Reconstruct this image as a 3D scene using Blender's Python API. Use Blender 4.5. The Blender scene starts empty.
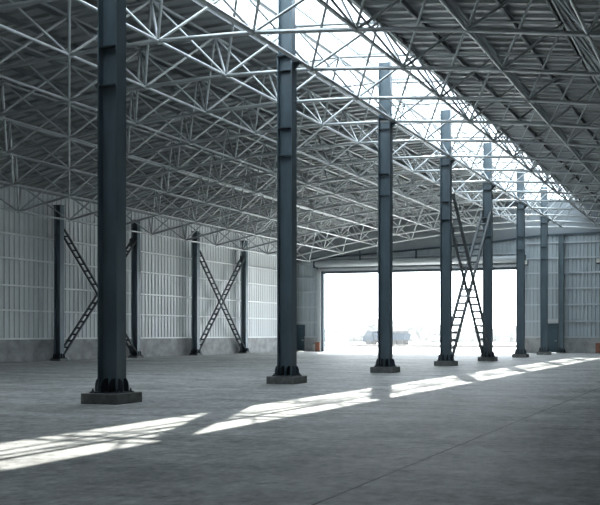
import bpy, bmesh, math, random
from mathutils import Vector, Matrix
random.seed(7)
sc = bpy.context.scene
C = sc.collection
# ------------------------------------------------------------------ camera frame (600x505)
FPX, XP, Y0, TH, CH = 800.0, 510.8, 334.0, math.radians(15.41), 1.6
ct, st = math.cos(TH), math.sin(TH)
def proj(x, y, z):                      # world -> pixel + depth, used only to choose which members are built one by one
    L, D = -x, y
    zc = D*ct + L*st
    return XP + FPX*(-L*ct + D*st)/zc, Y0 - FPX*(z-CH)/zc, zc
def L_at(px, D):                        # lateral distance of a pixel column on the plane at distance D
    a = (px-XP)/FPX
    return D*(st-a*ct)/(ct+a*st)
def D_at(px, L):
    a = (px-XP)/FPX
    return L*(ct+a*st)/(st-a*ct)

cd = bpy.data.cameras.new('camera'); cam = bpy.data.objects.new('camera', cd); C.objects.link(cam)
cam.location = (0, 0, CH); cam.rotation_euler = (math.pi/2, 0, TH)
cd.sensor_width = 36; cd.lens = FPX/600*36
cd.shift_x = (300-XP)/600; cd.shift_y = (Y0-252.5)/600
cd.clip_end = 2000
sc.camera = cam

# ------------------------------------------------------------------ materials
def mat(name, col, rough=.6, metal=0., noise=None, bump=None, coords='Object', spec=.5):
    m = bpy.data.materials.new(name); m.use_nodes = True
    nt = m.node_tree; b = nt.nodes['Principled BSDF']
    b.inputs['Base Color'].default_value = (*col, 1); b.inputs['Roughness'].default_value = rough
    b.inputs['Metallic'].default_value = metal; b.inputs['Specular IOR Level'].default_value = spec
    tc = nt.nodes.new('ShaderNodeTexCoord')
    if noise:
        sc_, amt, stretch = noise
        mp = nt.nodes.new('ShaderNodeMapping'); mp.inputs['Scale'].default_value = stretch
        nz = nt.nodes.new('ShaderNodeTexNoise'); nz.inputs['Scale'].default_value = sc_; nz.inputs['Detail'].default_value = 5
        nz.inputs['Roughness'].default_value = .6
        rp = nt.nodes.new('ShaderNodeValToRGB')
        rp.color_ramp.elements[0].position = .3; rp.color_ramp.elements[1].position = .7
        rp.color_ramp.elements[0].color = (*[c*(1-amt) for c in col], 1)
        rp.color_ramp.elements[1].color = (*[min(1, c*(1+amt)) for c in col], 1)
        nt.links.new(tc.outputs[coords], mp.inputs[0]); nt.links.new(mp.outputs[0], nz.inputs['Vector'])
        nt.links.new(nz.outputs['Fac'], rp.inputs[0]); nt.links.new(rp.outputs[0], b.inputs['Base Color'])
    if bump:
        n2 = nt.nodes.new('ShaderNodeTexNoise'); n2.inputs['Scale'].default_value = bump[0]; n2.inputs['Detail'].default_value = 6
        bp = nt.nodes.new('ShaderNodeBump'); bp.inputs['Strength'].default_value = bump[1]; bp.inputs['Distance'].default_value = .02
        nt.links.new(tc.outputs[coords], n2.inputs['Vector']); nt.links.new(n2.outputs['Fac'], bp.inputs['Height'])
        nt.links.new(bp.outputs[0], b.inputs['Normal'])
    return m

M = {}
M['column'] = mat('column_paint', (.13, .178, .21), .34, .0, (2.5, .18, (1, 1, .3)))
M['plate'] = mat('plate_paint', (.045, .065, .08), .5)
M['tube'] = mat('tube_steel', (.52, .55, .56), .36, .65, (1.2, .15, (1, 1, 1)))
M['brace'] = mat('brace_paint', (.06, .075, .085), .75)
M['brace_glare'] = mat('brace_paint_glare', (.13, .15, .16), .6)  # same brace paint, lightened to imitate haze and glare before the gate
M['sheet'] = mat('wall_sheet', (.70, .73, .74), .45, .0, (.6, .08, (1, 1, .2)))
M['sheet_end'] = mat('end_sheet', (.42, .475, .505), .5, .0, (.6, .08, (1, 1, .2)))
M['roof'] = mat('roof_sheet', (.41, .43, .435), .40, .25, (.4, .15, (.3, 1, 1)))
M['purlin'] = mat('purlin_steel', (.27, .29, .295), .5, .2)
M['girt'] = mat('girt_steel', (.86, .88, .89), .4, .0)
M['base'] = mat('base_concrete', (.36, .37, .37), .85, 0, (1.6, .3, (1, 1, 1)), (6, .4))
M['plinth'] = mat('plinth_concrete', (.20, .205, .20), .9, 0, (5, .35, (1, 1, 1)), (14, .6))
M['trim'] = mat('trim_steel', (.52, .56, .58), .4, .1)
M['dark'] = mat('dark_steel', (.05, .075, .095), .5)
M['door'] = mat('door_paint', (.055, .10, .125), .5, 0, (3, .1, (1, 1, .3)))
M['orange'] = mat('orange_paint', (.30, .125, .08), .5)
M['pale'] = mat('pale_plastic', (.55, .56, .52), .6)
M['ground'] = mat('yard_ground', (.58, .575, .56), .9, 0, (.15, .2, (1, 1, 1)))
M['earth'] = mat('kerb_earth', (.13, .12, .11), .9, 0, (.8, .3, (1, 1, 1)))
M['leaf'] = mat('tree_leaf', (.085, .095, .09), .9, 0, (.8, .3, (1, 1, 1)))
M['truck'] = mat('truck_paint', (.03, .045, .06), .9, spec=.1)
M['truck_box'] = mat('truck_body', (.07, .075, .08), .9, spec=.1)
M['rubber'] = mat('rubber', (.02, .02, .02), .8)
M['glass_dark'] = mat('window_glass', (.02, .03, .04), .1)

def floor_material():
    m = mat('floor_concrete', (.3, .3, .3), .6)
    nt = m.node_tree; N = nt.nodes; K = nt.links; b = N['Principled BSDF']
    tc = N.new('ShaderNodeTexCoord')
    def noise(scale, stretch, detail=6, rough=.6):
        mp = N.new('ShaderNodeMapping'); mp.inputs['Scale'].default_value = stretch
        n = N.new('ShaderNodeTexNoise'); n.inputs['Scale'].default_value = scale; n.inputs['Detail'].default_value = detail
        n.inputs['Roughness'].default_value = rough
        K.new(tc.outputs['Object'], mp.inputs[0]); K.new(mp.outputs[0], n.inputs['Vector']); return n.outputs['Fac']
    def ma(op, a, c=None, clamp=False):
        n = N.new('ShaderNodeMath'); n.operation = op; n.use_clamp = clamp
        for i, v in enumerate((a, c)):
            if v is None: continue
            if isinstance(v, (int, float)): n.inputs[i].default_value = v
            else: K.new(v, n.inputs[i])
        return n.outputs[0]
    big = noise(.22, (1, .6, 1)); streak = noise(.55, (.35, 1.6, 1)); fine = noise(7, (1, 1, 1), 8, .7); spots = noise(2.6, (1, 1, 1), 3)
    v = ma('ADD', ma('MULTIPLY', ma('SUBTRACT', big, .5), .9), ma('MULTIPLY', ma('SUBTRACT', streak, .5), 1.5))
    v = ma('ADD', v, ma('MULTIPLY', ma('SUBTRACT', fine, .5), 1.3))
    v = ma('ADD', v, ma('MULTIPLY', ma('SUBTRACT', noise(1.1, (.8, 1.0, 1), 9, .72), .5), 2.0))
    v = ma('ADD', v, ma('MULTIPLY', ma('SUBTRACT', noise(3.5, (1, 1, 1), 6, .7), .5), 1.5))
    v = ma('ADD', v, 1.0)
    # scattered dark drips
    sp = ma('MULTIPLY', ma('SUBTRACT', spots, .63), 9, True)
    v = ma('MULTIPLY', v, ma('SUBTRACT', 1.0, ma('MULTIPLY', sp, .42)))
    xyz = N.new('ShaderNodeSeparateXYZ'); K.new(tc.outputs['Object'], xyz.inputs[0])
    wob = ma('MULTIPLY', ma('SUBTRACT', noise(1.3, (1, 1, 1), 4), .5), .09)
    # long saw-cut joint parallel to the column row, and its repeats
    jx = ma('ABSOLUTE', ma('ADD', ma('ADD', xyz.outputs[0], 3.78), wob))
    j1 = ma('LESS_THAN', jx, .02)
    def rep(coord, off, per, w):
        a = ma('ABSOLUTE', ma('SUBTRACT', ma('MODULO', ma('ADD', coord, off), per), per/2))
        return ma('LESS_THAN', a, w)
    j2 = rep(xyz.outputs[1], 100.0, 6.0, .02)
    v = ma('MULTIPLY', v, ma('SUBTRACT', 1.0, ma('MULTIPLY', j1, .68)))
    v = ma('MULTIPLY', v, ma('SUBTRACT', 1.0, ma('MULTIPLY', j2, .5)))
    mx = N.new('ShaderNodeMix'); mx.data_type = 'RGBA'; mx.blend_type = 'MULTIPLY'; mx.inputs[0].default_value = 1
    mx.inputs[6].default_value = (.47, .478, .468, 1)
    cmb = N.new('ShaderNodeCombineColor')
    for i in range(3): K.new(v, cmb.inputs[i])
    K.new(cmb.outputs[0], mx.inputs[7]); K.new(mx.outputs[2], b.inputs['Base Color'])
    rg = ma('ADD', ma('MULTIPLY', streak, .35), .42); K.new(rg, b.inputs['Roughness'])
    bp = N.new('ShaderNodeBump'); bp.inputs['Strength'].default_value = .25; bp.inputs['Distance'].default_value = .01
    K.new(fine, bp.inputs['Height']); K.new(bp.outputs[0], b.inputs['Normal'])
    return m
M['floor'] = floor_material()

def glass_material(name, frost):
    m = bpy.data.materials.new(name); m.use_nodes = True
    nt = m.node_tree; N = nt.nodes; K = nt.links
    for n in list(N): N.remove(n)
    out = N.new('ShaderNodeOutputMaterial')
    tr = N.new('ShaderNodeBsdfTransparent')
    if frost:
        tr.inputs[0].default_value = (.3, .32, .34, 1)
        tl = N.new('ShaderNodeBsdfTranslucent'); tl.inputs[0].default_value = (.45, .49, .53, 1)
        mx = N.new('ShaderNodeMixShader'); mx.inputs[0].default_value = 1.0
        K.new(tr.outputs[0], mx.inputs[1]); K.new(tl.outputs[0], mx.inputs[2])
    else:
        tr.inputs[0].default_value = (.50, .52, .52, 1)
        gl = N.new('ShaderNodeBsdfGlossy'); gl.inputs['Roughness'].default_value = .03
        mx = N.new('ShaderNodeMixShader'); mx.inputs[0].default_value = .06
        K.new(tr.outputs[0], mx.inputs[1]); K.new(gl.outputs[0], mx.inputs[2])
    K.new(mx.outputs[0], out.inputs[0])
    return m
M['clear'] = glass_material('clear_glazing', False)
M['frost'] = glass_material('frosted_glazing', True)

# ------------------------------------------------------------------ mesh helpers
def link(name, bm, m, parent=None, smooth=False):
    me = bpy.data.meshes.new(name)
    bmesh.ops.recalc_face_normals(bm, faces=bm.faces) if len(bm.faces) else None
    bm.to_mesh(me); bm.free()
    if smooth:
        for p in me.polygons: p.use_smooth = True
    me.materials.append(m)
    o = bpy.data.objects.new(name, me); C.objects.link(o)
    if parent: o.parent = parent
    return o
def empty(name, loc=(0, 0, 0), parent=None):
    o = bpy.data.objects.new(name, None); C.objects.link(o); o.location = loc; o.empty_display_size = .2
    if parent: o.parent = parent
    return o
def tag(o, label=None, cat=None, group=None, kind=None):
    if label: o['label'] = label
    if cat: o['category'] = cat
    if group: o['group'] = group
    if kind: o['kind'] = kind
    return o
def box(bm, x0, x1, y0, y1, z0, z1):
    v = [bm.verts.new((x, y, z)) for x in (x0, x1) for y in (y0, y1) for z in (z0, z1)]
    for f in ((0, 1, 3, 2), (4, 6, 7, 5), (0, 4, 5, 1), (2, 3, 7, 6), (0, 2, 6, 4), (1, 5, 7, 3)):
        bm.faces.new([v[i] for i in f])
def B(*a):
    bm = bmesh.new(); box(bm, *a); return bm
def bevelled(bm, w=.01, seg=2):
    bmesh.ops.bevel(bm, geom=list(bm.edges), offset=w, segments=seg, affect='EDGES', profile=.6); return bm
def tube(bm, a, b, r, n=8, caps=True):
    a, b = Vector(a), Vector(b); d = (b-a).normalized()
    u = d.orthogonal().normalized(); w = d.cross(u)
    ra = [bm.verts.new(a + (u*math.cos(t)+w*math.sin(t))*r) for t in [2*math.pi*i/n for i in range(n)]]
    rb = [bm.verts.new(b + (u*math.cos(t)+w*math.sin(t))*r) for t in [2*math.pi*i/n for i in range(n)]]
    for i in range(n):
        j = (i+1) % n; bm.faces.new((ra[i], ra[j], rb[j], rb[i]))
    if caps: bm.faces.new([bm.verts.new(v.co) for v in ra[::-1]]); bm.faces.new([bm.verts.new(v.co) for v in rb])
def polytube(bm, pts, r, n=8):
    pts = [Vector(p) for p in pts]; rings = []
    for i, p in enumerate(pts):
        d = (pts[min(i+1, len(pts)-1)]-pts[max(i-1, 0)]).normalized()
        up = Vector((0, 0, 1)); u = d.cross(up).normalized(); w = u.cross(d)
        rings.append([bm.verts.new(p + (u*math.cos(t)+w*math.sin(t))*r) for t in [2*math.pi*k/n for k in range(n)]])
    for a, b in zip(rings, rings[1:]):
        for i in range(n):
            j = (i+1) % n; bm.faces.new((a[i], a[j], b[j], b[i]))
    for g in (rings[0][::-1], rings[-1]): bm.faces.new([bm.verts.new(v.co) for v in g])
def bar(bm, a, b, w, h, up=(0, 0, 1)):
    """square-cut bar from a to b, w across, h along up"""
    a, b = Vector(a), Vector(b); d = (b-a).normalized(); s = d.cross(Vector(up)).normalized(); t = s.cross(d)
    v = [bm.verts.new(p + s*i*w/2 + t*j*h/2) for p in (a, b) for i, j in ((-1, -1), (1, -1), (1, 1), (-1, 1))]
    for f in ((3, 2, 1, 0), (4, 5, 6, 7), (0, 1, 5, 4), (1, 2, 6, 5), (2, 3, 7, 6), (3, 0, 4, 7)):
        bm.faces.new([v[i] for i in f])
def prism(bm, poly, axis, a, b):
    """2-D polygon extruded along axis 0/1/2 from a to b"""
    def P(u, v, w):
        q = [0, 0, 0]; q[axis] = w; o = [i for i in range(3) if i != axis]; q[o[0]] = u; q[o[1]] = v; return q
    va = [bm.verts.new(P(u, v, a)) for u, v in poly]; vb = [bm.verts.new(P(u, v, b)) for u, v in poly]
    n = len(poly)
    for i in range(n): bm.faces.new((va[i], va[(i+1) % n], vb[(i+1) % n], vb[i]))
    bm.faces.new(va[::-1]); bm.faces.new(vb)
def rib_profile(a, b, per=.33, depth=.048):
    out = []; t = a
    while t < b-1e-6:
        for f, h in ((0, 0), (.58, 0), (.66, 1), (.92, 1)):
            u = t+f*per
            if u < b: out.append((u, h*depth))
        t += per
    out.append((b, 0)); return out

# ------------------------------------------------------------------ hall dimensions (x = -L, y = D)
DE = 66.1                               # end wall
DB = -9.0                               # wall behind
LW = 39.4                               # left wall cladding
LR = -7.8                               # right wall
RIDGE = 15.15
P = 3.3; LA = 13.5; D0 = 20.59; PD = 3.38
SL, SR = .047, .085
def Hb(L):
    d = abs(L-RIDGE)
    return 10.52 - (.0052*d*d if L > RIDGE else .045*d + .0045*d*d)
DEP = 2.15
def Ht(L): return Hb(L) + DEP
def Hr(L): return Hb(L) + DEP + .33     # underside of roof sheet

# ------------------------------------------------------------------ setting
fl = link('floor', B(-LW-.15, -LR+.15, DB, DE+.05, -.3, 0), M['floor']); tag(fl, kind='structure')
gr = link('ground', B(-420, 420, DE+.05, 900, -.32, -.02), M['ground']); tag(gr, kind='structure')

GL, GR = L_at(323, DE), L_at(520, DE)       # gate jambs
DLa, DLb = L_at(296.2, DE), L_at(305.2, DE)       # small door left of the gate
DRa, DRb = L_at(547.6, DE), L_at(558.6, DE)       # small door right of the gate
GH = 7.25; DH = 2.45; SILL = 1.28

def sheet_yz(x, y0, y1, z0, z1, flip=1):
    bm = bmesh.new(); pr = rib_profile(y0, y1); lo = []; hi = []
    for u, h in pr:
        lo.append(bm.verts.new((x+flip*h, u, z0))); hi.append(bm.verts.new((x+flip*h, u, z1)))
    for i in range(len(pr)-1): bm.faces.new((lo[i], lo[i+1], hi[i+1], hi[i]))
    return bm
def sheet_xz(bm, y, L0, L1, z0, ztop, flip=-1):
    pr = rib_profile(min(L0, L1), max(L0, L1)); lo = []; hi = []
    for u, h in pr:
        zt = ztop(u) if callable(ztop) else ztop
        lo.append(bm.verts.new((-u, y+flip*h, z0))); hi.append(bm.verts.new((-u, y+flip*h, zt)))
    for i in range(len(pr)-1): bm.faces.new((lo[i], lo[i+1], hi[i+1], hi[i]))

# left wall
wl = link('wall_left', sheet_yz(-LW, DB, DE, SILL, Hr(LW)+.05, 1), M['sheet']); tag(wl, kind='structure')
link('concrete_base', bevelled(B(-LW-.12, -LW+.14, DB, DE-.1, 0, SILL), .015), M['base'], wl)
for z in (SILL+.05, 2.94, 4.35, 5.88, 7.27, 8.61):
    bm = bmesh.new()
    prism(bm, [(-LW+.05, z-.05), (-LW+.24, z-.05), (-LW+.24, z+.05), (-LW+.05, z+.05)], 1, DB, DE-.25)
    link('girt', bm, M['girt'], wl)
# right wall, wall behind
wr = link('wall_right', sheet_yz(-LR, DB, DE, 0, Hr(LR)+.05, -1), M['sheet']); tag(wr, kind='structure')
bm = bmesh.new(); sheet_xz(bm, DB, LR, LW, 0, lambda L: Hr(L)+.05, 1)
wb = link('wall_back', bm, mat('back_sheet', (.14, .15, .155), .6)); tag(wb, kind='structure')
# end wall with the gate and two small doors
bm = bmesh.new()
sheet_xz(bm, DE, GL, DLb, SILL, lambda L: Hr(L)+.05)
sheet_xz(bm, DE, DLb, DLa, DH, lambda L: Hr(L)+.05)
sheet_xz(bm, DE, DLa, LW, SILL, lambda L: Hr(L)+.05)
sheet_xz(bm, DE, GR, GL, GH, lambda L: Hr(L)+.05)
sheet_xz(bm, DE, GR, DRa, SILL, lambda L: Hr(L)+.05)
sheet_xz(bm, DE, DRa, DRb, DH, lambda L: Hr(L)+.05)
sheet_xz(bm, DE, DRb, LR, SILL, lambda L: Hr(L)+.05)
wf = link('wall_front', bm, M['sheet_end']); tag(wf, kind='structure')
for a, b in ((GL+.2, DLb), (DLa, LW-.15), (DRa, GR-.2), (LR, DRb)):
    a, b = min(a, b), max(a, b)
    link('concrete_base', bevelled(B(-b, -a, DE-.14, DE+.12, 0, SILL), .015), M['base'], wf)
M['girt_end'] = mat('end_girt_steel', (.52, .57, .60), .45)
def girt_x(L0, L1, z):
    y = DE-.036; bm = bmesh.new()
    prism(bm, [(y, z-.055), (y-.16, z-.055), (y-.16, z+.055), (y, z+.055)], 0, -max(L0, L1), -min(L0, L1))
    link('girt', bm, M['girt_end'], wf)
for z in (SILL+.06, 2.68, 4.08, 5.45, 6.75):
    if z > DH: girt_x(GL+.3, LW-.2, z); girt_x(LR, GR-.3, z)
    else:
        girt_x(GL+.3, DLb-.05, z); girt_x(DLa+.05, LW-.2, z); girt_x(LR, DRb-.05, z); girt_x(DRa+.05, GR-.3, z)
girt_x(LR, GR-.3, 8.0); girt_x(LR, GR-.3, 9.3); girt_x(GL+.3, LW-.2, 8.05)
girt_x(GR-.3, GL+.3, 8.5)
# raking gable beam and short posts over the gate
RK = [(LW-.1, 8.35), (21., 9.4), (15.5, 9.95), (3., 10.1), (LR+.1, 9.1)]
bm = bmesh.new()
for (a, za), (b, zb_) in zip(RK, RK[1:]): bar(bm, (-a, DE-.16, za), (-b, DE-.16, zb_), .12, .14)
link('gable_beam', bm, M['dark'], wf)
# added sheet above the raking beam, coloured dark to stand for shadow there
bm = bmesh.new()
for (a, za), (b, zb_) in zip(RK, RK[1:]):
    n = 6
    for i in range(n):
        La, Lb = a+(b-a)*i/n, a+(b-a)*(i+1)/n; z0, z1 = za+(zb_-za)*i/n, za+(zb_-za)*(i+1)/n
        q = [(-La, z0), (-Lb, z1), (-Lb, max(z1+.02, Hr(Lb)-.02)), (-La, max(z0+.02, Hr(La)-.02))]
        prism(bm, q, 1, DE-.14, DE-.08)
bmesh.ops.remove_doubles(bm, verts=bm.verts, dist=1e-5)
link('gable_shade_panel', bm, mat('gable_shade_sheet', (.22, .25, .27), .5), wf)
for px in (360, 416, 470):
    L = L_at(px, DE-.2); link('gable_post', B(-L-.06, -L+.06, DE-.24, DE-.12, 8.2, 9.1), M['dark'], wf)

# gate
d1 = empty('door_1', (0, 0, 0)); tag(d1, kind='structure')
for L, s in ((GL, 1), (GR, -1)):
    xo = -L-s*.02
    link('jamb', B(min(xo, xo-s*.32), max(xo, xo-s*.32), DE-.42, DE-.02, 0, GH+.1), M['trim'], d1)
    link('guide_rail', B(min(xo, xo+s*.18), max(xo, xo+s*.18), DE-.30, DE+.05, 0, GH), M['dark'], d1)
link('lintel', B(-GL-.02, -GR+.02, DE-.30, DE+.05, GH-.16, GH+.06), M['dark'], d1)
link('lintel_trim', B(-GL-.3, -GR+.3, DE-.36, DE-.06, GH+.06, GH+.28), M['trim'], d1)
bm = bmesh.new()
cx, cz, r = DE-.42, GH+.72, .30
poly = [(cx+r*math.cos(t), cz+r*math.sin(t)) for t in [2*math.pi*i/20 for i in range(20)]]
prism(bm, poly, 0, -GL-.55, -GR+.55)
link('shutter_roll', bm, M['trim'], d1, True)
for L, s in ((GL, 1), (GR, -1)):
    x = -L-s*.52; link('roll_bracket', B(x-.04, x+.04, DE-.78, DE-.04, GH+.35, GH+1.08), M['dark'], d1)

def small_door(name, La, Lb, transom):
    La, Lb = max(La, Lb), min(La, Lb)
    d = empty(name, (0, 0, 0)); tag(d, kind='structure')
    bm = bmesh.new()
    for x in (-La, -Lb-.07): box(bm, x, x+.07, DE-.1, DE+.05, 0, DH)
    box(bm, -La, -Lb, DE-.1, DE+.05, DH-.07, DH)
    link('door_frame', bm, M['dark'], d)
    bm = B(-La+.07, -Lb-.07, DE-.05, DE+.01, .02, DH-.07)
    lf = link('door_leaf', bm, M['door'], d)
    bm = bmesh.new(); box(bm, -Lb-.2, -Lb-.17, DE-.12, DE-.05, .95, 1.1); box(bm, -Lb-.32, -Lb-.17, DE-.14, DE-.11, 1.01, 1.05)
    link('door_handle', bm, M['trim'], lf)
    if transom: link('door_hood', bevelled(B(-La-.05, -Lb+.05, DE-.3, DE-.02, DH+.08, DH+.42), .02), M['trim'], d)
small_door('door_2', DLa, DLb, False); small_door('door_3', DRa, DRb, True)

# ------------------------------------------------------------------ roof
KL, KR = 17.35, 12.2                    # skylight edges
def roof(name, La, Lb, y0=DB, y1=DE+.3):
    bm = bmesh.new(); pr = rib_profile(y0, y1, .6, .1); rows = []
    for k in range(13):
        L = La+(Lb-La)*k/12
        rows.append([bm.verts.new((-L, u, Hr(L)+.1-h)) for u, h in pr])
    for a, b in zip(rows, rows[1:]):
        for i in range(len(pr)-1): bm.faces.new((a[i], a[i+1], b[i+1], b[i]))
    o = link(name, bm, M['roof']); tag(o, kind='structure'); return o
cl = roof('ceiling_left', LW+.1, KL); cr = roof('ceiling_right', KR, LR-.1)
SKY0 = D0-3*PD                          # skylight cut short here, out of view; added sheet behind darkens the near hall
cn = roof('ceiling_back_blocker', KL, KR, DB, SKY0)
def purlin(parent, L):
    z = Hr(L)-.015; x = -L
    bm = bmesh.new()
    prism(bm, [(x-.04, z-.2), (x+.04, z-.2), (x+.04, z-.185), (x-.025, z-.185), (x-.025, z-.015), (x+.04, z-.015), (x+.04, z), (x-.04, z)], 1, DB+.1, DE-.3)
    link('purlin', bm, M['purlin'], parent)
L = KL+.08
while L < LW-.3: purlin(cl, L); L += 1.65
L = KR-.08
while L > LR+.3: purlin(cr, L); L -= 1.65
# ridge skylight
sk = empty('window_1', (0, 0, 0)); tag(sk, kind='structure')
UP = .2
CR, CL = 13.95, 16.15                    # clear centre lane between two frosted side lanes
def Zs(L): return Hr(L)+UP+(.16 if CR-.01 < L < CL+.01 else 0)
for L in (KL, KR):
    link('kerb', B(-L-.05, -L+.05, SKY0, DE+.2, Hr(L)-.03, Hr(L)+UP), M['trim'], sk)
for L in (CR, (CR+CL)/2, CL):
    link('glazing_bar', B(-L-.03, -L+.03, SKY0, DE+.2, Zs(L)-.06, Zs(L)+.04), M['trim'], sk)
ys = [D0+PD*j for j in range(-3, 14)] + [DE+.1]
for y in ys:
    bm = bmesh.new()
    for La, Lb in ((KL, CL), (CL, CR), (CR, KR)): bar(bm, (-La, y, Zs(La)), (-Lb, y, Zs(Lb)), .07, .08)
    link('rafter_bar', bm, M['trim'], sk)
for y0, y1 in zip(ys, ys[1:]):
    for La, Lb, mm in ((KL, CL, 'frost'), (CL, CR, 'clear'), (CR, KR, 'frost')):
        bm = bmesh.new()
        v = [bm.verts.new((-L, y, Zs(L)+.045)) for y in (y0, y1) for L in (La, Lb)]
        bm.faces.new((v[0], v[1], v[3], v[2]))
        p = link('pane', bm, M[mm], sk)
        p['label'] = 'frosted pale roof pane' if mm == 'frost' else 'clear roof pane'

# ------------------------------------------------------------------ space frame
sf = empty('space_frame', (-RIDGE, D0, Hb(RIDGE)))
tag(sf, 'wide grey tubular space frame spanning the whole hall under the roof', 'roof truss')
off = Vector(sf.location)
def sfl(name, bm, m=M['tube'], smooth=True):
    bmesh.ops.translate(bm, verts=bm.verts, vec=-off); return link(name, bm, m, sf, smooth)
WX = 38.78
KS = list(range(-6, 8)); JS = list(range(-6, 14))
def bn(k, j): L = LA+P*k; return Vector((-L, D0+PD*j, Hb(L)))
def tn(k, j): L = LA+P*(k+.5); return Vector((-L, D0+PD*(j+.5), Ht(L)))
KT = list(range(-7, 8)); JT = list(range(-7, 13))
KT = [k for k in KT if LR+.5 < LA+P*(k+.5) < LW-.3]
for k in KS:
    bm = bmesh.new(); polytube(bm, [bn(k, j) for j in JS], .075 if k == 0 else .05, 10); sfl('bottom_chord', bm)
for j in JS:
    bm = bmesh.new(); polytube(bm, [bn(k, j) for k in KS], .064, 10); sfl('bottom_chord', bm)
for k in KT:
    bm = bmesh.new(); polytube(bm, [tn(k, j) for j in JT], .05, 8); sfl('top_chord', bm)
for j in JT:
    bm = bmesh.new(); polytube(bm, [tn(k, j) for k in KT], .05, 8); sfl('top_chord', bm)
web = []
for k in KS:
    for j in JS:
        for dk in (-1, 0):
            for dj in (-1, 0):
                if (k+dk) in KT and (j+dj) in JT: web.append((bn(k, j), tn(k+dk, j+dj)))
def rank(p):
    if p[1] < 4: return 1e9
    x, y, z = proj(*p)
    if not (0 < x < 600 and 0 < y < 505): return 1e6+z
    return z
web.sort(key=lambda w: min(rank(w[0]), rank(w[1]), rank((w[0]+w[1])/2)))
for a, b in web[:100]:
    bm = bmesh.new(); tube(bm, a, b, .043, 8); sfl('web_member', bm)
bm = bmesh.new()
for a, b in web[100:]: tube(bm, a, b, .043, 6)
tag(sfl('web_member', bm), kind='stuff')
def ball(bm, p, r, nu=10, nv=6):
    t = bm.verts.new(p+Vector((0, 0, r))); b = bm.verts.new(p-Vector((0, 0, r))); rings = []
    for i in range(1, nv):
        a = math.pi*i/nv
        rings.append([bm.verts.new(p+Vector((math.sin(a)*math.cos(u), math.sin(a)*math.sin(u), math.cos(a)))*r) for u in [2*math.pi*k/nu for k in range(nu)]])
    for k in range(nu):
        q = (k+1) % nu
        bm.faces.new((t, rings[0][k], rings[0][q])); bm.faces.new((b, rings[-1][q], rings[-1][k]))
        for x, y in zip(rings, rings[1:]): bm.faces.new((x[k], y[k], y[q], x[q]))
nodes = [(bn(k, j), .10) for k in KS for j in JS] + [(tn(k, j), .09) for k in KT for j in JT]
nodes.sort(key=lambda n: rank(n[0]))
for p, r in nodes[:100]:
    bm = bmesh.new(); ball(bm, p, r); sfl('node_ball', bm)
bm = bmesh.new()
for p, r in nodes[100:]: ball(bm, p, r)
tag(sfl('node_ball', bm), kind='stuff')
# short posts carrying the purlins on the top nodes
bm = bmesh.new()
for k in KT:
    for j in JT:
        p = tn(k, j); L = -p.x
        if KR-.2 < L < KL+.2: continue
        tube(bm, p, p+Vector((0, 0, .12)), .03, 6)
tag(sfl('purlin_post', bm), kind='stuff')

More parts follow.
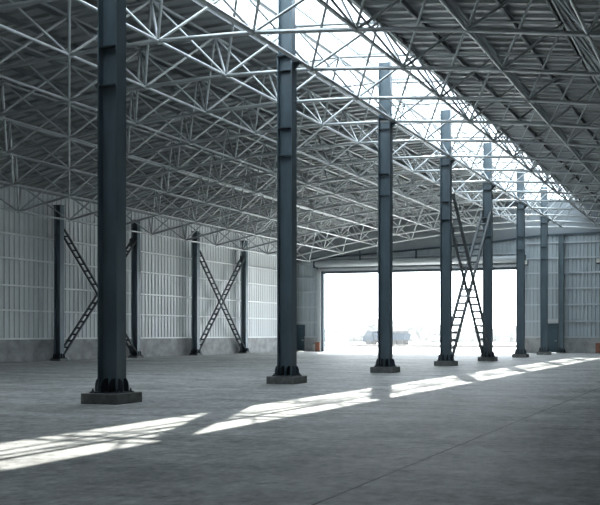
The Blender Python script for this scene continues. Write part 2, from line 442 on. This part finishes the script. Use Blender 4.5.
# ------------------------------------------------------------------ steel columns
def gusset(bm, base, out, w, h, t):
    """rounded fin standing on z=base.z, reaching w along out"""
    o = Vector(out).normalized(); s = o.cross(Vector((0, 0, 1)))
    pts = [(0, 0), (w, 0), (w, h*.35), (w*.93, h*.62), (w*.72, h*.85), (w*.4, h), (0, h)]
    va = [bm.verts.new(Vector(base)+o*u+Vector((0, 0, v))+s*t/2) for u, v in pts]
    vb = [bm.verts.new(Vector(base)+o*u+Vector((0, 0, v))-s*t/2) for u, v in pts]
    n = len(pts)
    for i in range(n): bm.faces.new((va[i], va[(i+1) % n], vb[(i+1) % n], vb[i]))
    bm.faces.new(va[::-1]); bm.faces.new(vb)
def build_column(name, top, dep, fw, px, py, ph, plates, bracket=None, tf=.03, upper=None):
    """H-section: web across the hall, flanges facing the side walls. origin on the floor"""
    root = empty(name)
    z0 = ph+.03
    pl = link('concrete_plinth', bevelled(B(-px/2, px/2, -py/2, py/2, 0, ph), .012, 1), M['plinth'], root)
    link('base_plate', B(-dep/2-.13, dep/2+.13, -fw/2-.1, fw/2+.1, ph, z0), M['plate'], root)
    cap = top
    if upper:                                        # slimmer length above the bottom chord
        zu, du, fu = upper
        bm = bmesh.new()
        box(bm, -du/2, -du/2+.02, -fu/2, fu/2, zu+.03, top); box(bm, du/2-.02, du/2, -fu/2, fu/2, zu+.03, top)
        box(bm, -du/2+.02, du/2-.02, -.01, .01, zu+.03, top)
        link('upper_shaft', bm, M['column'], root); top = zu
    bm = bmesh.new()
    box(bm, -dep/2, -dep/2+tf, -fw/2, fw/2, z0, top); box(bm, dep/2-tf, dep/2, -fw/2, fw/2, z0, top)
    box(bm, -dep/2+tf, dep/2-tf, -.012, .012, z0, top)
    link('shaft', bm, M['column'], root)
    for s in (-1, 1):
        for yy in (-.075, .075):
            bm = bmesh.new(); gusset(bm, (s*dep/2, yy*fw/.25, z0), (s, 0, 0), .12, .3, .02); link('gusset', bm, M['plate'], root)
        for xx in (-dep*.2, dep*.2):
            bm = bmesh.new(); gusset(bm, (xx, s*.012, z0), (0, s, 0), fw/2+.07, .3, .02); link('gusset', bm, M['plate'], root)
    for sx in (-1, 1):
        for sy in (-1, 1):
            bm = bmesh.new(); tube(bm, (sx*(dep/2+.08), sy*(fw/2+.055), z0), (sx*(dep/2+.08), sy*(fw/2+.055), z0+.07), .016, 6)
            tube(bm, (sx*(dep/2+.08), sy*(fw/2+.055), z0), (sx*(dep/2+.08), sy*(fw/2+.055), z0+.03), .03, 6)
            link('anchor_bolt', bm, M['plate'], root)
    for z in plates:
        bm = bmesh.new()
        for s in (-1, 1):
            y0, y1 = sorted((s*.012, s*fw/2)); box(bm, -dep/2+tf, dep/2-tf, y0, y1, z-.012, z+.012)
        link('stiffener_plate', bm, M['plate'], root)
    link('cap_plate', B(-dep/2-.04, dep/2+.04, -fw/2-.04, fw/2+.04, top, top+.03), M['plate'], root)
    if bracket:
        bm = bmesh.new(); box(bm, dep/2, dep/2+.24, -.1, .1, bracket-.02, bracket)
        prism(bm, [(dep/2, bracket-.25), (dep/2+.22, bracket-.02), (dep/2, bracket-.02)], 1, -.012, .012)
        link('chord_bracket', bm, M['plate'], root)
    return root
def copy_tree(o, parent=None):
    c = o.copy(); C.objects.link(c)
    if parent: c.parent = parent
    for ch in list(o.children): copy_tree(ch, c)
    return c
LC = 13.88
cxs = [111.9, 286.9, 385.3, 446., 487.75, 520.6, 544.1]
COLD = [D_at(x, LC) for x in cxs]
print('column D', [round(d, 2) for d in COLD])
ctop = Ht(LC)+.3
zb = Hb(LA)-.08
colproto = build_column('steel_column', ctop, .53, .30, 1.0, .82, .24, (zb-.25, 8.25, 7.35), zb, .03, (zb+.2, .50, .23))
ordn = ['largest blue-grey steel H-column of the centre row, thick base gussets on a concrete plinth',
 'second largest blue-grey H-column of the centre row, standing left of the open gate',
 'third centre-row H-column, standing dark before the left half of the open gate',
 'fourth centre-row H-column, with the lower foot of the tall laced cross brace right of it',
 'fifth centre-row H-column, laced cross brace meeting it from the left',
 'sixth centre-row H-column, covering the right jamb of the open gate',
 'seventh centre-row H-column, thinnest on a plinth, beside the small door']
columns = []
for i, D in enumerate(COLD):
    o = colproto if i == 0 else copy_tree(colproto)
    o.location = (-LC, D, 0); columns.append(o)
    tag(o, ordn[i], 'column', 'centre row steel columns', 'thing')
# gable column at the end wall
gc = build_column('gable_column', 9.95, .42, .28, .7, .5, .08, (7.3,))
gc.location = (-L_at(561.3, DE-.45), DE-.48, 0)
tag(gc, 'blue-grey steel column against the end wall beside the small right door', 'column', None, 'thing')
# left wall columns
WX = 38.78
wD = [D_at(59, WX), D_at(136, WX), D_at(195.8, WX), D_at(244.5, WX)]
print('wall D', [round(d, 2) for d in wD])
wp = build_column('wall_column', Ht(WX)-.5, .46, .30, .76, .6, .12, (8.6, 7.5))
wlab = ['dark wall column at far left, foot of a laced brace on its right side',
 'dark wall column peeking out just right of the largest centre column',
 'dark wall column left of the fully visible laced wall brace',
 'dark wall column right of the fully visible laced wall brace']
for i, D in enumerate(wD):
    o = wp if i == 0 else copy_tree(wp)
    o.location = (-WX, D, 0); tag(o, wlab[i], 'column', 'left wall steel columns', 'thing')
# corner column hidden behind the second centre column
o = copy_tree(wp); o.location = (-WX, DE-.6, 0)
tag(o, 'dark wall column in the corner of the left wall and the end wall', 'column', 'left wall steel columns', 'thing')

# ------------------------------------------------------------------ laced cross braces
def brace(name, x, Da, Db, za, zb_, wid, rung, rail, label, group, m):
    """two laced struts in X: each is a pair of rails side by side across the hall with rungs between"""
    root = empty(name, (x, (Da+Db)/2, 0)); tag(root, label, 'brace', group, 'thing')
    h = (Db-Da)/2; zm = (za+zb_)/2; gap = .16
    for n, sgn in enumerate((1, -1)):
        part = empty('laced_strut', (0, 0, 0), root)
        p, q = Vector((0, -sgn*h, za)), Vector((0, sgn*h, zb_))
        d = (q-p); Ln = d.length; d.normalize()
        spans = [(0, Ln)]; wd_ = wid
        for sx in (-1, 1):
            o = Vector((sx*wd_/2, 0, 0)); bm = bmesh.new()
            for a, b in spans: bar(bm, p+d*a+o, p+d*b+o, rail, rail, (1, 0, 0))
            link('rail', bm, m, part)
        k = int(Ln/rung)
        for i in range(1, k):
            u = i*Ln/k
            if abs(u-Ln/2) < .3: continue
            c = p+d*u; bm = bmesh.new()
            bar(bm, c-Vector((wd_/2-rail/2, 0, 0)), c+Vector((wd_/2-rail/2, 0, 0)), rail*.8, .065, d); link('rung', bm, m, part)
    for sx in (-1, 1):
        x1 = sx*(wid/2+rail/2); bm = bmesh.new()
        prism(bm, [(-.1, zm-.1), (0, zm-.2), (.1, zm-.1), (.1, zm+.1), (0, zm+.2), (-.1, zm+.1)], 0, min(x1, x1+sx*.015), max(x1, x1+sx*.015))
        link('center_plate', bm, m, root)
    for (y, z, s) in ((-h, za, 1), (h, za, -1), (-h, zb_, 1), (h, zb_, -1)):
        dz = 1 if z == za else -1
        bm = bmesh.new()
        prism(bm, [(y-s*.06, z-dz*.2), (y+s*.25, z-dz*.1), (y+s*.3, z+dz*.25), (y-s*.06, z+dz*.5)], 0, -wid/2+rail/2+.005, -wid/2+rail/2+.025)
        link('end_plate', bm, m, root)
    return root
g = .2
brace('cross_brace', -WX, wD[0]+g, wD[1]-g, .4, 7.9, .36, .5, .09, 'dark laced cross brace on left wall, half hidden by the largest column', 'laced cross braces of the left wall', M['brace'])
brace('cross_brace', -WX, wD[2]+g, wD[3]-g, .4, 7.9, .36, .5, .09, 'dark laced cross brace on left wall, its whole X shape in view', 'laced cross braces of the left wall', M['brace'])
brace('cross_brace', -LC, COLD[3]+.28, COLD[4]-.28, .5, 8.75, .52, .5, .125, 'tall laced cross brace between two centre-row columns before the bright gate', None, M['brace_glare'])

# ------------------------------------------------------------------ small things by the end wall
def cabinet(x, label):
    r = empty('fire_cabinet', (x, DE-.42, 0)); tag(r, label, 'cabinet', 'orange cabinets by the end wall')
    link('body', bevelled(B(-.2, .2, -.15, .15, .06, .86), .015), M['orange'], r)
    dd = link('door', bevelled(B(-.17, .17, -.17, -.15, .1, .82), .006), M['orange'], r)
    link('handle', B(.1, .13, -.19, -.17, .42, .56), M['dark'], dd)
    for sx in (-1, 1): link('foot', B(sx*.15-.04, sx*.15+.04, -.12, .12, 0, .06), M['dark'], r)
cabinet(-L_at(318, DE-.42), 'orange cabinet standing left of the open gate near a pale canister')
cabinet(-L_at(598.2, DE-.42), 'orange cabinet at the foot of the end wall, at the picture edge')
r = empty('canister', (-L_at(314, DE-.42), DE-.42, 0)); tag(r, 'pale slim canister standing beside the orange cabinet left of the gate', 'canister')
bm = bmesh.new(); tube(bm, (0, 0, 0), (0, 0, .62), .13, 14); tube(bm, (0, 0, .62), (0, 0, .7), .09, 14); link('body', bm, M['pale'], r, False)
bm = bmesh.new(); tube(bm, (0, 0, .7), (0, 0, .78), .04, 10); tube(bm, (-.12, 0, .76), (.05, 0, .76), .018, 8); link('valve', bm, M['dark'], r)
def floodlight(px, z, label):
    x = -L_at(px, DE-.3); r = empty('floodlight', (x, DE-.15, z)); tag(r, label, 'lamp', 'floodlights on the end wall')
    link('bracket', B(-.04, .04, -.15, .1, -.04, .04), M['dark'], r)
    bm = bmesh.new(); prism(bm, [(-.42, -.22), (-.2, -.3), (-.12, .1), (-.36, .16)], 0, -.16, .16)
    h = link('housing', bm, M['dark'], r)
    bm = bmesh.new(); prism(bm, [(-.435, -.21), (-.42, -.22), (-.37, .14), (-.385, .145)], 0, -.14, .14); link('lens', bm, M['pale'], h)
floodlight(526.5, 7.7, 'small dark floodlight on the end wall just right of the sixth column')
floodlight(598.5, 7.7, 'small dark floodlight high on the end wall at the picture edge')

# ------------------------------------------------------------------ outdoors beyond the gate
def out_pt(px, D): return -L_at(px, D)
# kerb
kb = link('trim_1', bevelled(B(-75, 12, 92, 92.5, -.02, .28), .03), M['earth']); tag(kb, kind='structure')
# truck
tD = 103; tx0, tx1 = out_pt(366, tD), out_pt(408, tD)
tk = empty('dump_truck', ((tx0+tx1)/2, tD, -.02)); tag(tk, 'hazy blue truck parked far out in the yard beyond the gate', 'truck')
w = tx1-tx0; hx = w/2
bm = bmesh.new(); prism(bm, [(-hx, .5), (-hx+1.5, .5), (-hx+1.5, 2.0), (-hx+.65, 2.0), (-hx+.05, 1.25)], 1, -1.0, 1.0); cab = link('cab', bevelled(bm, .04), M['truck'], tk)
bm = bmesh.new(); prism(bm, [(-hx+.2, 1.3), (-hx+.66, 1.88), (-hx+1.35, 1.88), (-hx+1.35, 1.3)], 1, -1.02, 1.02); link('cab_window', bm, M['glass_dark'], cab)
link('chassis', B(-hx+.3, hx-.1, -.45, .45, .42, .62), M['rubber'], tk)
bm = bmesh.new(); prism(bm, [(-hx+1.7, .75), (hx-.2, .75), (hx, 1.7), (-hx+1.6, 1.7)], 1, -1.05, 1.05)
for i in range(6):
    x = -hx+1.9+i*.6; box(bm, x, x+.1, -1.1, 1.1, .75, 1.7)
link('cargo_body', bm, M['truck'], tk)
bm = bmesh.new(); box(bm, hx-2.6, hx-.2, -.8, .8, 1.7, 2.05); link('load', bevelled(bm, .1), M['truck_box'], tk)
for x in (-hx+.8, hx-1.7, hx-.7):
    for y in (-.9, .9):
        bm = bmesh.new(); tube(bm, (x, y-.15, .42), (x, y+.15, .42), .42, 18); link('wheel', bm, M['rubber'], tk)
# lamp mast
mD = 150; mx = out_pt(342, mD)
lm = empty('lamp_mast', (mx, mD, -.02)); tag(lm, 'tall thin lamp mast rising from the haze beyond the gate', 'street lamp')
bm = bmesh.new(); tube(bm, (0, 0, 0), (0, 0, 7.9), .14, 8); link('pole', bm, M['truck'], lm)
for s in (-1, 1):
    bm = bmesh.new(); tube(bm, (0, 0, 7.8), (s*.8, 0, 8.0), .07, 6); link('arm', bm, M['truck'], lm)
    link('lamp_head', bevelled(B(s*.8-.35, s*.8+.35, -.15, .15, 7.9, 8.15), .03), M['truck'], lm)
# low barriers near the left jamb
for i, (px, D) in enumerate(((328.5, 90), (337.5, 90), (346.5, 90.))):
    x = out_pt(px, D); bm = bmesh.new()
    prism(bm, [(-.3, 0), (.3, 0), (.12, .5), (.09, .62), (-.09, .62), (-.12, .5)], 0, -.42, .42)
    o = link('road_barrier', bm, M['base']); o.location = (x, D, -.02)
    tag(o, ('low concrete barrier outside closest to the left gate jamb', 'low concrete barrier outside in the middle of three', 'low concrete barrier outside farthest from the left gate jamb')[i], 'barrier', 'barriers in the yard')
# a continuous far treeline nobody could count
bm = bmesh.new(); x = -95.0
while x < 14:
    hh = 3.0+1.3*math.sin(x*.17)+.6*math.sin(x*.61)+random.uniform(-.5, .7)
    for q in range(3):
        bmesh.ops.create_icosphere(bm, subdivisions=1, radius=random.uniform(.9, 1.5), matrix=Matrix.Translation((x+random.uniform(-.8, .8), 150+random.uniform(-4, 4), hh*(.3+.25*q))))
    x += random.uniform(.8, 1.5)
o = link('treeline', bm, M['leaf']); tag(o, 'pale hazy treeline along the far side of the yard', 'treeline', None, 'stuff')
# hills on the horizon
bm = bmesh.new(); n = 60; top = []; bot = []
for i in range(n+1):
    x = -260+i*7; h = 5+2.5*math.sin(i*.5)+1.6*math.sin(i*1.3+1)
    top.append(bm.verts.new((x, 352, h))); bot.append((bm.verts.new((x, 320, -.3)), bm.verts.new((x, 400, -.3))))
for i in range(n):
    bm.faces.new((bot[i][0], bot[i+1][0], top[i+1], top[i])); bm.faces.new((top[i], top[i+1], bot[i+1][1], bot[i][1]))
hl = link('hills', bm, M['leaf'], None, True); tag(hl, kind='structure')
# dusty air over the yard
HAZE = .0018
bm = B(-160, 60, 72, 430, -.01, 45)
hz = link('haze', bm, M['pale']); tag(hz, 'pale dusty haze over the yard beyond the gate', 'haze', None, 'stuff')
hm = bpy.data.materials.new('haze'); hm.use_nodes = True; nt = hm.node_tree
for nn in list(nt.nodes): nt.nodes.remove(nn)
oo = nt.nodes.new('ShaderNodeOutputMaterial'); vs = nt.nodes.new('ShaderNodeVolumeScatter')
vs.inputs['Density'].default_value = HAZE; vs.inputs['Anisotropy'].default_value = .3
nt.links.new(vs.outputs[0], oo.inputs['Volume']); hz.data.materials.clear(); hz.data.materials.append(hm)

# ------------------------------------------------------------------ light: sky and sun
wd = bpy.data.worlds.new('sky'); sc.world = wd; wd.use_nodes = True
bg = wd.node_tree.nodes['Background']; bg.inputs[0].default_value = (.84, .93, 1.0, 1); 
wn = wd.node_tree; geo = wn.nodes.new('ShaderNodeTexCoord'); sx = wn.nodes.new('ShaderNodeSeparateXYZ')
wn.links.new(geo.outputs['Generated'], sx.inputs[0])
def wm(op, a, b):
    n = wn.nodes.new('ShaderNodeMath'); n.operation = op
    for i, v in enumerate((a, b)):
        if isinstance(v, (int, float)): n.inputs[i].default_value = v
        else: wn.links.new(v, n.inputs[i])
    return n.outputs[0]
up_ = wm('MAXIMUM', sx.outputs[2], 0.0)
glow = wm('POWER', wm('SUBTRACT', 1.0, up_), 4.0)       # the hazy sky is brighter towards the horizon
wn.links.new(wm('ADD', wm('MULTIPLY', glow, 1.0), 5.4), bg.inputs[1])
sl = bpy.data.lights.new('sun', 'SUN'); sl.energy = 12.5; sl.angle = math.radians(.53); sl.color = (1, .955, .88)
so = bpy.data.objects.new('sun', sl); C.objects.link(so)
so.location = (-30, 60, 40)
so.rotation_euler = Vector((5.6, -12.74, -12.9)).to_track_quat('-Z', 'Y').to_euler()

sc.view_settings.view_transform = 'Standard'; sc.view_settings.look = 'None'
sc.view_settings.exposure = 0.25; sc.view_settings.gamma = 1.0
sc.view_settings.use_curve_mapping = False
cy = sc.cycles
cy.max_bounces = 10; cy.diffuse_bounces = 6; cy.glossy_bounces = 3; cy.transmission_bounces = 6; cy.transparent_max_bounces = 12; cy.volume_bounces = 1
